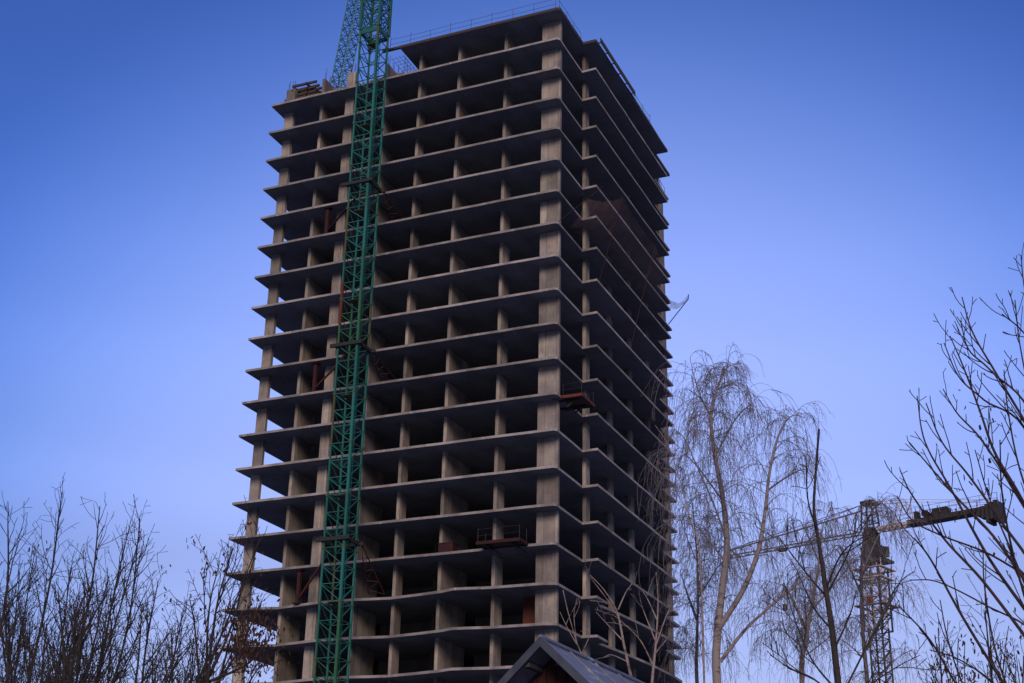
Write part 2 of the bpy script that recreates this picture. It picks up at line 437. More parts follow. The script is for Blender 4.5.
t = thing('rebar_mesh', 'open reinforcement bar cage standing beside the end of the roof slab', 'rebar', bw(15.7, 1.2, Z1), TRZ)
b = MB()
for i in range(9):
    b.tube([(.2 + i * .55, .15 + .05 * math.sin(i), 0), (.2 + i * .55, .15, 2.95)], .018, 4)
for j in range(7):
    b.tube([(0, .15, .3 + j * .4), (5.0, .15, .3 + j * .4)], .015, 4)
for i in range(7):
    b.tube([(0 + i * .5, .1, 2.82), (.1 + i * .5, 1.6, 2.80 - .1 * (i % 2))], .016, 4)
for i in range(4): b.tube([(-.2, .2 + i * .4, 2.84), (4.6, .3 + i * .4, 2.80)], .014, 4)
b.build('bars', REBAR, t)
t = thing('steel_grating', 'small dark welded bar grid hung beside the roof slab end', 'grating', bw(16.3, 2.6, Z1 + 1.05), TRZ)
b = MB()
for i in range(5): b.bar((i * .45, 0, i * .05), (i * .45, .95, .15 + i * .05), .06)
for j in range(3): b.bar((-.1, .1 + j * .38, .02 + j * .06), (1.95, .1 + j * .38, .22 + j * .06), .06)
for (x, y) in ((0, .1), (1.8, .1), (0, .86), (1.8, .86)): b.tube([(x, y, .1), (x, y, -1.05)], .02, 4)
b.build('bars', DARK_STEEL, t)

# loading platforms
def platform(label, u, v, z, w_, d_, out, mt):
    """out: 'front' or 'side' = which face it cantilevers from"""
    t = thing('loading_platform', label, 'platform', bw(u, v, z), TRZ if out == 'side' else TRZ + R_(90), 'loading platforms cantilevered from the slabs')
    # local: x along the edge, +y outward
    sg = -1 if out == 'side' else 1
    def P(x, y, zz): return (x, sg * y, zz)
    b = MB(); b.bar(P(0, d_ / 2, .12), P(w_, d_ / 2, .12), d_, .08); b.build('deck', DARK_TIMBER, t)
    b = MB()
    for (p, q) in ((P(0, -.8, .12), P(0, d_, .12)), (P(w_, -.8, .12), P(w_, d_, .12)), (P(-.06, d_, .12), P(w_ + .06, d_, .12)), (P(-.06, 0.05, .12), P(w_ + .06, 0.05, .12))):
        b.bar(p, q, .12, .24)
    b.build('frame', mt, t)
    for x in (w_ * .2, w_ * .8):
        b = MB(); b.bar(P(x, -1.6, .0), P(x, d_ * .75, -.02), .14, .16); b.bar(P(x, d_ * .5, -.05), P(x, .25, -.55), .1); b.build('beam', DARK_STEEL, t)
    for x in (0.04, w_ - .04):
        for y in (.1, d_ - .05):
            b = MB(); b.tube([P(x, y, .1), P(x, y, 1.25)], .02, 5); b.build('post', DARK_STEEL, t)
    for zz in (.7, 1.2):
        b = MB()
        b.tube([P(.04, .1, zz), P(.04, d_ - .05, zz), P(w_ - .04, d_ - .05, zz), P(w_ - .04, .1, zz)], .014, 4)
        b.build('rail', DARK_STEEL, t)
    return t
platform('red framed loading platform jutting from the narrow side beside the corner pier', -.1, 1.0, ZK(12) - .25, 2.7, 1.7, 'side', RUST_RED)
platform('dark red loading platform hanging off the broad front edge left of the corner pier', 2.2, 0.0, ZK(16) - .12, 3.5, 1.5, 'front', DARK_RED)

t = thing('tool_crate', 'red site crate on an open floor beside a dividing wall', 'crate', bw(8.9, .9, ZK(16)), TRZ)
b = MB(); b.box(0, 1.0, 0, 1.25, .12, .95); b.build('body', DARK_RED, t)
b = MB(); b.box(-.04, 1.04, -.04, 1.29, .952, 1.02); b.build('lid', DARK_RED, t)
b = MB()
for y in (.15, 1.0): b.box(.05, .95, y, y + .12, 0, .118)
b.build('skid', DARK_TIMBER, t)

# ------------------------------------------------------------------ lattice work
def lattice(b, c4, z0, z1, nseg, leg, brace, sides=(0, 1, 2, 3), mi_leg=None, mi_br=0, flip=False, dbl=()):
    """square lattice between z0 and z1; c4: four (x, y) corners going round"""
    for i, (x, y) in enumerate(c4):
        l_ = leg[i] if hasattr(leg, '__len__') else leg
        b.box(x - l_ / 2, x + l_ / 2, y - l_ / 2, y + l_ / 2, z0, z1, (mi_leg[i] if mi_leg else mi_br))
    h = (z1 - z0) / nseg
    for sidx in sides:
        p, q = c4[sidx], c4[(sidx + 1) % 4]
        for s in range(nseg):
            a, c = z0 + s * h, z0 + (s + 1) * h
            b.bar((p[0], p[1], a + .03), (q[0], q[1], a + .03), brace, mi=mi_br)
            up_ = (sidx % 2 == 0) != flip
            P0, P1 = ((p[0], p[1], a), (q[0], q[1], c)) if up_ else ((p[0], p[1], c), (q[0], q[1], a))
            b.bar(P0, P1, brace, mi=mi_br)
            if sidx in dbl:
                P0, P1 = ((p[0], p[1], c), (q[0], q[1], a)) if up_ else ((p[0], p[1], a), (q[0], q[1], c))
                b.bar(P0, P1, brace, mi=mi_br)

# green tower crane in front of the broad face. local x = v, y = u, same turn as the tower
CU, CV, CW = 15.4, -4.5, 1.95
crane = thing('tower_crane', 'green lattice tower crane mast rising in front of the concrete building', 'crane', bw(CU, CV, 0), TRZ)
LEG = .17
c4 = [(LEG / 2, LEG / 2), (LEG / 2, CW - LEG / 2), (CW - LEG / 2, CW - LEG / 2), (CW - LEG / 2, LEG / 2)]
SEC = 4.2
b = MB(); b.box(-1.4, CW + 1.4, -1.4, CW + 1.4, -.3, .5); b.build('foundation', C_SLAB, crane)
nsec = 23
red_at = {(4, 1): 1}
jr = random.Random(5)
for i in range(nsec):
    z0 = .5 + i * SEC
    base = [0, 1, 1, 0, 2, 0, 1][i % 7] if i < 20 else 0
    legm = [base if jr.random() < .6 else jr.choice([0, 1, 2, 3]) for _ in range(4)]
    b = MB()
    lattice(b, c4, z0, z0 + SEC - .01, 3, (.20, .13, .13, .14), .058, mi_leg=legm, mi_br=base)
    # splice plates at the foot of the section
    for (x, y) in c4: b.box(x - .115, x + .115, y - .115, y + .115, z0 - .08, z0 + .1, 3)
    # ladder inside the mast
    for y in (.55, .95): b.bar((1.35, y, z0), (1.35, y, z0 + SEC - .01), .045, mi=base)
    for s in range(14): b.bar((1.35, .55, z0 + .15 + s * .3), (1.35, .95, z0 + .15 + s * .3), .025, mi=base)
    if i % 2 == 0:
        b.box(.9, 1.8, .95, 1.75, z0 + .2, z0 + .25, 3)
    sec = b.build('mast_section', GREENS, crane)
    # red primed leg pieces as in the photo: the near leg low down, the left leg half way up
def redleg(x, y, z0, z1):
    b = MB(); b.box(x - LEG / 2 - .012, x + LEG / 2 + .012, y - LEG / 2 - .012, y + LEG / 2 + .012, z0, z1)
    b.build('leg_sleeve', RUST_RED, crane)
def z_at(x, y, px):
    """height on the vertical through local (x, y) of the crane that projects to photo row px"""
    P = bw(CU + y, CV + x, 0); lo, hi = 2.0, 140.0
    for _ in range(50):
        mz = (lo + hi) / 2; q = Vector((P.x, P.y, mz - EYE))
        yy = 341.5 - F_PX * q.dot(up) / q.dot(fwd)
        if yy > px: lo = mz
        else: hi = mz
    return (lo + hi) / 2
for (ci, pa, pb) in [(0, 470, 424), (0, 595, 553), (0, 270, 226), (1, 325, 282)]:
    redleg(*c4[ci], z_at(*c4[ci], pa), z_at(*c4[ci], pb))
# heavy climbing frame near the top
zf = z_at(*c4[0], 30)
b = MB(); e = .12
for (x0, x1, y0, y1) in ((LEG, CW - LEG, .03, .15), (LEG, CW - LEG, CW - .15, CW - .03), (.03, .15, LEG, CW - LEG), (CW - .15, CW - .03, LEG, CW - LEG)):
    b.box(x0, x1, y0, y1, zf, zf + .4)
b.build('climbing_frame', GREENS[0], crane)
b = MB()
lattice(b, [(.02, .02), (.02, CW - .02), (CW - .02, CW - .02), (CW - .02, .02)], zf + .46, zf + 7.5, 7, .19, .055, dbl=(0, 3))
b.build('climbing_cage', GREENS[0], crane)
# wall ties: collar, struts, anchor posts
for (py, k, kf) in [(181, 6, 6), (343, 11, 11), (538, 16, 17)]:
    zc = z_at(*c4[0], py)
    b = MB(); e = .2
    for (x0, x1, y0, y1) in ((-e, 0, -e - .25, CW + e + .35), (CW, CW + e, -e - .25, CW + e + .35), (0.002, CW - .002, -e, 0), (0.002, CW - .002, CW, CW + e)):
        b.box(x0, x1, y0, y1, zc - .14, zc + .14)
    col = b.build('collar', DARK_STEEL, crane)
    mt = RUST_RED if k != 6 else DARK_RED
    # left strut to an anchor post between two slabs
    lu, lv = 22.3, .45
    b = MB(); b.bar((CW + .1, CW + .3, zc), (lv - CV, lu - CU - .15, ZK(kf) + .55), .14); b.build('tie_strut', mt, crane)
    b = MB(); b.box(lv - CV - .14, lv - CV + .14, lu - CU - .14, lu - CU + .14, ZK(kf) - .05, ZK(kf - 1) - .18)
    b.box(lv - CV - .3, lv - CV + .3, lu - CU - .3, lu - CU + .3, ZK(kf - 1) - .32, ZK(kf - 1) - .203)
    b.box(lv - CV - .3, lv - CV + .3, lu - CU - .3, lu - CU + .3, ZK(kf) + .003, ZK(kf) + .1)
    b.build('anchor_post', DARK_RED, crane)
    # right strut: a small truss
    ru, rv = 14.75, 1.0
    A0 = Vector((CW + .1, -.3, zc)); B0 = Vector((rv - CV, ru - CU, ZK(kf) + .35)); A1 = A0 + Vector((.25, 0, -1.0)); B1 = B0 + Vector((-.4, 1.2, 0))
    b = MB(); b.bar(A0, B0, .08); b.bar(A1, B1, .06)
    for s in range(4):
        p = A0.lerp(B0, s / 4); q = A1.lerp(B1, (s + .5) / 4); r2 = A0.lerp(B0, (s + 1) / 4)
        b.bar(p, q, .045); b.bar(q, r2, .045)
    b.build('tie_strut', DARK_RED, crane)

# leaning lattice boom behind it
def on_plane_v(px, py, v):
    r = ray(px, py); n = Vector((cT, sT, 0)); o = Vector((0, 0, EYE)); p0 = bw(0, v, 0)
    return o + r * ((p0 - o).dot(n) / r.dot(n))
P0 = on_plane_v(340, 84, 5.5); P1 = on_plane_v(357, 0, 5.5); d = (P1 - P0).normalized()
base = P0 + d * ((Z1 - P0.z) / d.z)
boom = thing('lattice_boom', 'slanting teal lattice boom rising from the roof behind the green mast', 'crane boom', base)
Lb = 26.0; bwid = 1.25
n1 = d.cross(Vector((cT, sT, 0))).normalized(); n2 = d.cross(n1).normalized()
cs = [(n1 * a + n2 * c) * bwid / 2 for a, c in ((-1, -1), (1, -1), (1, 1), (-1, 1))]
b = MB()
for c in cs: b.bar(c, c + d * Lb, .09)
b.build('chord', GREENS[0], boom)
b = MB(); npan = 22; hp = Lb / npan
for i in range(4):
    p, q = cs[i], cs[(i + 1) % 4]
    for s in range(npan):
        b.bar(p + d * (s * hp), q + d * ((s + .5) * hp), .055); b.bar(q + d * ((s + .5) * hp), p + d * ((s + 1) * hp), .055)
        b.bar(p + d * (s * hp), q + d * (s * hp), .05)
b.build('bracing', GREENS[0], boom)
b = MB(); b.box(-.9, .9, -.9, .9, 0.003, .35); b.build('pedestal', DARK_STEEL, boom)

# ------------------------------------------------------------------ safety nets
def net_mat(name, col, dens):
    M = bpy.data.materials.new(name); M.use_nodes = True
    n = M.node_tree; b_ = n.nodes['Principled BSDF']
    b_.inputs['Base Color'].default_value = (*col, 1); b_.inputs['Roughness'].default_value = .9
    nz = n.nodes.new('ShaderNodeTexNoise'); nz.inputs['Scale'].default_value = 1.6; nz.inputs['Detail'].default_value = 4
    mr = n.nodes.new('ShaderNodeMapRange'); mr.inputs['From Min'].default_value = .3; mr.inputs['From Max'].default_value = .7
    mr.inputs['To Min'].default_value = dens * .55; mr.inputs['To Max'].default_value = min(1, dens * 1.5)
    n.links.new(nz.outputs['Fac'], mr.inputs['Value']); n.links.new(mr.outputs[0], b_.inputs['Alpha'])
    return M
NET = net_mat('brown_fine_net', (.16, .10, .085), .22)
BLUE_NET = net_mat('pale_blue_tarp', (.30, .42, .62), .62)
def sheet(b, A, B, C, D, nu, nv, sag, seed=0):
    """sagging sheet between A-B (near edge) and D-C (far edge)"""
    jr = random.Random(seed); base = len(b.v)
    for i in range(nu + 1):
        for j in range(nv + 1):
            s, t_ = i / nu, j / nv
            p = A.lerp(B, s).lerp(D.lerp(C, s), t_)
            dz = -sag * 4 * t_ * (1 - t_) - sag * .5 * 4 * s * (1 - s) * t_
            b.v.append((p.x + jr.uniform(-.04, .04), p.y + jr.uniform(-.04, .04), p.z + dz + jr.uniform(-.05, .05)))
    for i in range(nu):
        for j in range(nv):
            a = base + i * (nv + 1) + j
            b.f.append((a, a + nv + 1, a + nv + 2, a + 1)); b.mi.append(0)
def on_z(px, py, z):
    r = ray(px, py); return Vector((0, 0, EYE)) + r * ((z - EYE) / r.z)
def on_u(px, py, u):
    """point of the photo ray on the plane u = const (parallel to the narrow side)"""
    r = ray(px, py); n = Vector((-sT, cT, 0)); o = Vector((0, 0, EYE)); p0 = bw(u, 0, 0)
    return o + r * ((p0 - o).dot(n) / r.dot(n))
ns = bw(0, 0, ZK(7))
t = thing('safety_net', 'brown safety net held out by red poles along the narrow side', 'safety net', ns)
def L_(p): return Vector(p) - ns
poles = [(bw(.1, .3, ZK(7)), on_u(603.7, 186, -3.0)), (bw(-1.3, 6.3, ZK(8)), on_u(622.7, 197, -3.9)), (bw(-1.3, 14.2, ZK(9)), on_u(655, 245, -3.9)), (bw(-1.3, 22.2, ZK(9)), on_u(668, 281, -3.6))]
for p, q in poles[:3]:
    b = MB(); b.tube([L_(p), L_(q)], .03, 5); b.build('pole', DARK_RED, t)
b = MB()
sheet(b, bw(-.1, 1.6, ZK(7) + .1) - ns, bw(-1.36, 6.4, ZK(7) + .05) - ns, L_(poles[1][1]), L_(poles[0][1]).lerp(L_(poles[0][0]), .35), 10, 7, .7, 3)
sheet(b, bw(-1.42, 6.4, ZK(7) + .05) - ns, bw(-1.42, 15, ZK(7) + .05) - ns, L_(poles[2][1]), L_(poles[1][1]), 12, 7, .6, 4)
sheet(b, bw(-1.42, 15, ZK(7) + .05) - ns, bw(-1.42, 22, ZK(7) + .05) - ns, L_(poles[2][1]) + Vector((1, 2, -.6)), L_(poles[2][1]), 12, 7, .6, 6)
b.build('net', NET, t)

nb = bw(0, 29.5, ZK(6))
t = thing('torn_tarp', 'pale blue torn tarp stretched from the back slab corner to a raised pole', 'tarp', nb)
tip = on_u(688.5, 294.5, -.6); tip2 = on_u(688.3, 299, -.6); root = on_u(668.6, 324, .2)
b = MB(); b.tube([root - nb, tip2 - nb], .05, 5); b.tube([tip2 - nb, tip - nb], .05, 5); b.build('pole', DARK_STEEL, t)
a1 = on_u(670, 299.5, -.1) - nb; a2 = on_u(669.5, 308, -.5) - nb
b = MB(); sheet(b, a1, a2, tip - nb + Vector((0, .2, -.05)), tip - nb, 6, 8, .62, 8); b.build('tarp_sheet', BLUE_NET, t)

# ------------------------------------------------------------------ far tower crane on the right
FD = 170.0
fc0 = at(874, 600, FD); FCZ = fc0.z
C_GREY = mat('crane_grey_paint', (.16, .15, .15), .7, [(4, (.07, .07, .07), .4, .65, (1, 1, 1))])
C_PALE = mat('crane_pale_paint', (.62, .54, .50), .7, [(4, (.40, .34, .32), .4, .65, (1, 1, 1))])
C_DARK = mat('crane_dark_paint', (.03, .032, .036), .7, [(4, (.05, .045, .04), .4, .65, (1, 1, 1))])
PROJA = math.atan2(-.79, .62)   # heading of the jib, clockwise from +Y
JD = R_(-48.5)                  # compass heading of the main jib
slew = Vector((42.19 + .55, 164.68 - .1, 48.06))
fcr = thing('tower_crane', 'distant dark tower crane with a long thin jib seen through birch twigs', 'crane', (slew.x, slew.y, 0), -JD)
# local: +y = along the jib, x = right of it
MW = .82
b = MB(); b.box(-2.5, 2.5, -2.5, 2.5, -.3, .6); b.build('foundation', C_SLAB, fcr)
ztop_mast = 41.5
ns_ = 14
for i in range(ns_):
    z0 = .6 + i * (36.2 / ns_); z1 = z0 + 36.2 / ns_ - .01
    b = MB(); lattice(b, [(-MW, -MW), (-MW, MW), (MW, MW), (MW, -MW)], z0, z1, 2, .17, .085); b.build('mast_section', C_DARK, fcr)
b = MB(); CWD = 1.15
lattice(b, [(-CWD, -CWD), (-CWD, CWD), (CWD, CWD), (CWD, -CWD)], 36.4, 44.0, 4, .17, .09); b.build('climbing_cage', C_DARK, fcr)
b = MB(); lattice(b, [(-MW, -MW), (-MW, MW), (MW, MW), (MW, -MW)], 36.83, 44.2, 4, .14, .07); b.build('mast_section', C_PALE, fcr)
for z, wd, M_ in [(39.2, 1.9, C_GREY), (42.4, 1.7, C_PALE), (43.5, 1.9, C_PALE)]:
    b = MB()
    for (x0, x1, y0, y1) in ((-wd, wd, -wd, -wd + .5), (-wd, wd, wd - .5, wd), (-wd, -wd + .5, -wd + .502, wd - .502), (wd - .5, wd, -wd + .502, wd - .502)): b.box(x0, x1, y0, y1, z, z + .12)
    for (x, y) in ((-wd, -wd), (wd, -wd), (wd, wd), (-wd, wd)): b.tube([(x, y, z), (x, y, z + .9)], .05, 4)
    b.build('platform', M_, fcr)
b = MB(); b.box(-1.9, -1.4, -.3, .2, 39.35, 40.2); b.build('control_box', RUST_RED, fcr)
b = MB(); b.quadbox([(-.9, -.9, 44.3), (.9, -.9, 44.3), (.9, .9, 44.3), (-.9, .9, 44.3), (-1.1, -1.5, 46.2), (1.0, -1.5, 46.2), (1.0, 1.0, 46.2), (-1.1, 1.0, 46.2)]); b.build('slewing_ring', C_DARK, fcr)
b = MB(); b.box(-.75, .75, -.75, .75, 46.25, 48.1); b.box(-.6, .6, -.6, .6, 48.1, 48.6); b.build('slewing_unit', C_DARK, fcr)
cab = MB(); cab.box(.80, 1.3, -1.5, -.6, 45.2, 46.4); co = cab.build('cab', C_GREY, fcr)
b = MB(); b.box(1.305, 1.33, -1.4, -.7, 45.6, 46.3); b.box(.88, 1.22, -1.54, -1.51, 45.6, 46.3); b.build('window', mat('cab_glass', (.02, .025, .03), .15), co)
b = MB(); b.box(1.3, 3.4, -1.0, .4, 44.9, 45.2); b.build('side_platform', C_GREY, fcr)
# tower head
b = MB()
for (x, y) in ((-.8, -.8), (.8, -.8), (.8, .8), (-.8, .8)): b.bar((x, y, 48.3), (x * .75, y * .75, 51.6), .16)
for z in (49.3, 50.4, 51.5):
    for (p, q) in (((-.7, -.7), (.7, -.7)), ((.7, -.7), (.7, .7)), ((.7, .7), (-.7, .7)), ((-.7, .7), (-.7, -.7))): b.bar((*p, z), (*q, z), .1)
b.box(-.75, .75, -.75, .75, 51.55, 51.85)
b.build('tower_head', C_DARK, fcr)
# jib
JL = 20.0; zb = 48.2
b = MB(); n = 14
def jt(s): return 50.9 - 1.9 * s
for i in range(n):
    a, c = i / n, (i + 1) / n; ya, yc = 1.0 + a * (JL - 1), 1.0 + c * (JL - 1)
    for sx in (-.62, .62):
        b.bar((sx, ya, zb), (sx, yc, zb), .13)
        b.bar((sx, ya, zb), (0, (ya + yc) / 2, jt((a + c) / 2)), .06); b.bar((0, (ya + yc) / 2, jt((a + c) / 2)), (sx, yc, zb), .06)
    b.bar((-.62, ya, zb), (.62, yc, zb), .05)
    b.bar((-.62, ya, zb), (.62, ya, zb), .06)
    b.bar((0, ya, jt(a)), (0, yc, jt(c)), .14)
b.build('jib', C_GREY, fcr)
b = MB(); b.bar((0, .3, 51.7), (0, JL, jt(1) + .1), .06); b.bar((0, .3, 51.7), (0, JL * .5, jt(.5) + .1), .05); b.build('jib_tie', C_DARK, fcr)
b = MB(); b.box(-.5, .5, 11.6, 12.6, zb - .4, zb - .1); b.build('trolley', C_DARK, fcr)
b = MB(); b.tube([(0, 12.1, zb - .4), (0, 12.1, zb - 7)], .03, 4); b.box(-.2, .2, 11.9, 12.3, zb - 7.8, zb - 7); b.build('hook', C_DARK, fcr)
# counter jib: pale lattice then a heavy dark girder with ballast
b = MB()
for sx in (-.7, .7):
    b.bar((sx, -1.1, 48.25), (sx, -5.6, 48.25), .2, .35)
for i in range(6):
    b.bar((-.7, -1.1 - i * .75, 48.25), (.7, -1.1 - (i + .5) * .75, 48.25), .1); b.bar((.7, -1.1 - (i + .5) * .75, 48.25), (-.7, -1.1 - (i + 1) * .75, 48.25), .1)
b.build('counter_jib_lattice', C_PALE, fcr)
b = MB(); b.box(-.8, .8, -15.2, -5.0, 48.0, 48.55); b.build('counter_jib', C_DARK, fcr)
b = MB()
for sx in (-.95, .95):
    for i in range(9): b.tube([(sx, -5.6 - i * 1.2, 48.75), (sx, -5.6 - i * 1.2, 49.8)], .035, 4)
    for z in (49.3, 49.8): b.tube([(sx, -2, z), (sx, -15.2, z)], .03, 4)
b.build('walkway_rail', C_GREY, fcr)
for i in range(5):
    b = MB(); b.box(-1.0, 1.0, -15.9 + i * .5, -15.5 + i * .5, 46.7 + (.0, .25, -.1, .5, .8)[i], 49.0 - .15 * i); b.build('counterweight', C_DARK, fcr)
b = MB(); b.box(-.6, .6, -9.9, -8.1, 48.56, 49.4); b.tube([(-.7, -7.2, 49.0), (.7, -7.2, 49.0)], .4, 10); b.box(-.5, .5, -6.2, -5.8, 48.56, 49.5); b.build('winch', C_DARK, fcr)
b = MB()
for sx in (-.6, .6):
    b.bar((sx, -.3, 51.6), (sx, -4.8, 51.1), .08); b.bar((sx, -4.8, 51.1), (sx, -15.0, 49.2), .05); b.bar((sx, -3.2, 48.3), (sx, -4.0, 51.0), .12); b.bar((sx, -5.2, 48.4), (sx, -5.0, 51.0), .1)
    b.bar((sx, -3.2, 48.3), (sx, -1.2, 50.6), .1)
b.build('counter_jib_tie', C_PALE, fcr)
b = MB(); b.tube([(-1.3, -15.3, 49.7), (-1.3, -16.2, 49.7), (-1.3, -16.2, 48.3)], .04, 4); b.tube([(0, -16, 48.9), (0, -16.1, 49.9)], .05, 4); b.build('end_rail', C_GREY, fcr)

# ------------------------------------------------------------------ small house
HAZ = R_(26); HP = R_(43); Hapex = Vector((.487, 19.994, 5.635))
ROOFM = mat('grey_blue_metal_roof', (.19, .21, .25), .5, [(1.2, (.125, .14, .175), .4, .65, (1, 1, 1)), (3.0, (.42, .44, .50), .56, .70, (3, .5, 1))], (5, .1), metal=.2)
FASCIA = mat('blue_grey_fascia', (.06, .07, .09), .5, [(4, (.04, .048, .065), .4, .65, (1, 1, 1))])
PLANK = mat('red_brown_planks', (.055, .016, .010), .85, [(2.5, (.028, .010, .007), .38, .66, (7, 7, .3))], (20, .3))
SOFF = mat('dark_corrugated_soffit', (.05, .055, .06), .7)
WOODW = mat('pale_window_frame', (.35, .33, .30), .7)
HL, HWID = 8.5, 5.2
hs = thing('wooden_house', 'small house with steep metal roof and red brown plank gable', 'house', (Hapex.x, Hapex.y, 0), -HAZ)
za = Hapex.z; tp = math.tan(HP); half = HWID / 2; ov = .45; OH = .55
# local y = along the ridge (away), x = right; roof planes with thickness
def roof_half(sx, name):
    b = MB(); e = half + ov; th = .05
    n = 9
    # standing-seam / corrugated sheet: ribs run down the slope
    ze = za - e * tp
    def P(x, y, dz): return (sx * x, y, za - x * tp + dz)
    b.quadbox([P(0, 0, -.06), P(e, 0, -.06), P(e, HL, -.06), P(0, HL, -.06), P(0, 0, 0), P(e, 0, 0), P(e, HL, 0), P(0, HL, 0)])
    for i in range(n + 1):
        y = .02 + i * (HL - .04) / n
        b.bar(P(.02, y, .01), P(e, y, .008), .035, .016, ref=(0, 1, 0))
    o = b.build(name, ROOFM, hs)
    # battens under the overhang
    bb = MB()
    for i in range(7):
        x = .25 + i * (e - .3) / 6
        bb.bar(P(x, .06, -.10), P(x, OH + .2, -.10), .10, .06)
    bb.build('eave_batten', SOFF, o)
    return o
rl = roof_half(-1, 'roof_slope'); rr = roof_half(1, 'roof_slope')
for sx in (-1, 1):
    b = MB(); e = half + ov
    b.quadbox([(0.001 * sx, -.03, za - .11), (sx * e, -.03, za - e * tp - .11), (sx * e, .02, za - e * tp - .11), (0.001 * sx, .02, za - .11),
               (0.001 * sx, -.03, za + .03), (sx * e, -.03, za - e * tp + .03), (sx * e, .02, za - e * tp + .03), (0.001 * sx, .02, za + .03)])
    b.build('barge_board', FASCIA, hs)
b = MB(); b.tube([(0, -.03, za + .02), (0, HL, za + .02)], .035, 8); b.build('ridge_cap', ROOFM, hs)
# gable walls of vertical planks
npl = 34
def gable(y0, y1, name):
    b = MB()
    for i in range(npl):
        x0 = -half + i * HWID / npl; x1 = x0 + HWID / npl - .012
        za0 = za - abs(x0) * tp - .12; za1 = za - abs(x1) * tp - .12
        dy = rnd.uniform(-.006, .006)
        b.quadbox([(x0, y0 + dy, 0), (x1, y0 + dy, 0), (x1, y1 + dy, 0), (x0, y1 + dy, 0), (x0, y0 + dy, za0), (x1, y0 + dy, za1), (x1, y1 + dy, za1), (x0, y1 + dy, za0)])
    return b.build(name, PLANK, hs)
gable(OH, OH + .03, 'gable_wall'); gable(HL - OH - .03, HL - OH, 'gable_wall')
b = MB(); b.box(-half, half, OH + .045, OH + .14, -.2, za - half * tp - .2)
for sx in (-1, 1): b.box(sx * half - .06, sx * half + .06, OH + .15, HL - OH - .05, -.2, za - half * tp - .12)
b.build('wall', PLANK, hs)
b = MB()
for (x0, x1, z0, z1) in ((-.6, .6, 1.0, 1.08), (-.6, .6, 2.22, 2.3), (-.6, -.52, 1.082, 2.218), (.52, .6, 1.082, 2.218), (-.03, .03, 1.082, 2.218)): b.box(x0, x1, OH - .05, OH - .008, z0, z1)
wn = b.build('window', WOODW, hs)
b = MB(); b.box(-.52, .52, OH - .03, OH - .012, 1.08, 2.22); b.build('pane', bpy.data.materials['cab_glass'], wn)

# ------------------------------------------------------------------ trees
def tree_bark(name, c1, c2, sc, st, lo=.4, hi=.65): return mat(name, c1, .95, [(sc, c2, lo, hi, st)], (30, .4))
BARK = tree_bark('dark_bark', (.045, .038, .034), (.025, .021, .02), 8, (1, 1, .4))
BARK_GREY = tree_bark('grey_bark', (.12, .105, .10), (.05, .044, .042), 8, (1, 1, .4))
BARK_RED = tree_bark('red_brown_twig_bark', (.055, .036, .034), (.03, .022, .022), 8, (1, 1, .4))
BARK_BIRCH = tree_bark('birch_bark', (.25, .215, .20), (.07, .055, .05), 2.2, (1, 1, 2.6), .52, .66)
BARK_PALE = tree_bark('pale_stem_bark', (.27, .22, .20), (.09, .07, .06), 3, (1, 1, 2), .48, .66)
TWIG = mat('birch_twig', (.17, .155, .17), .9)
LEAF = mat('dead_brown_leaf', (.04, .020, .014), .9, [(3, (.06, .028, .016), .45, .6, (1, 1, 1))])

def rv(r, s=1.0): return Vector((r.gauss(0, s), r.gauss(0, s), r.gauss(0, s)))
def spline(pts, n):
    """Catmull-Rom through pts, n samples per span"""
    P = [Vector(p) for p in pts]; P = [P[0] * 2 - P[1]] + P + [P[-1] * 2 - P[-2]]
    out = []
    for i in range(1, len(P) - 2):
        for s in range(n):
            t_ = s / n; a, b_, c, d_ = P[i - 1], P[i], P[i + 1], P[i + 2]
            out.append(.5 * ((2 * b_) + (c - a) * t_ + (2 * a - 5 * b_ + 4 * c - d_) * t_ ** 2 + (3 * b_ - a - 3 * c + d_) * t_ ** 3))
    out.append(P[-2]); return out

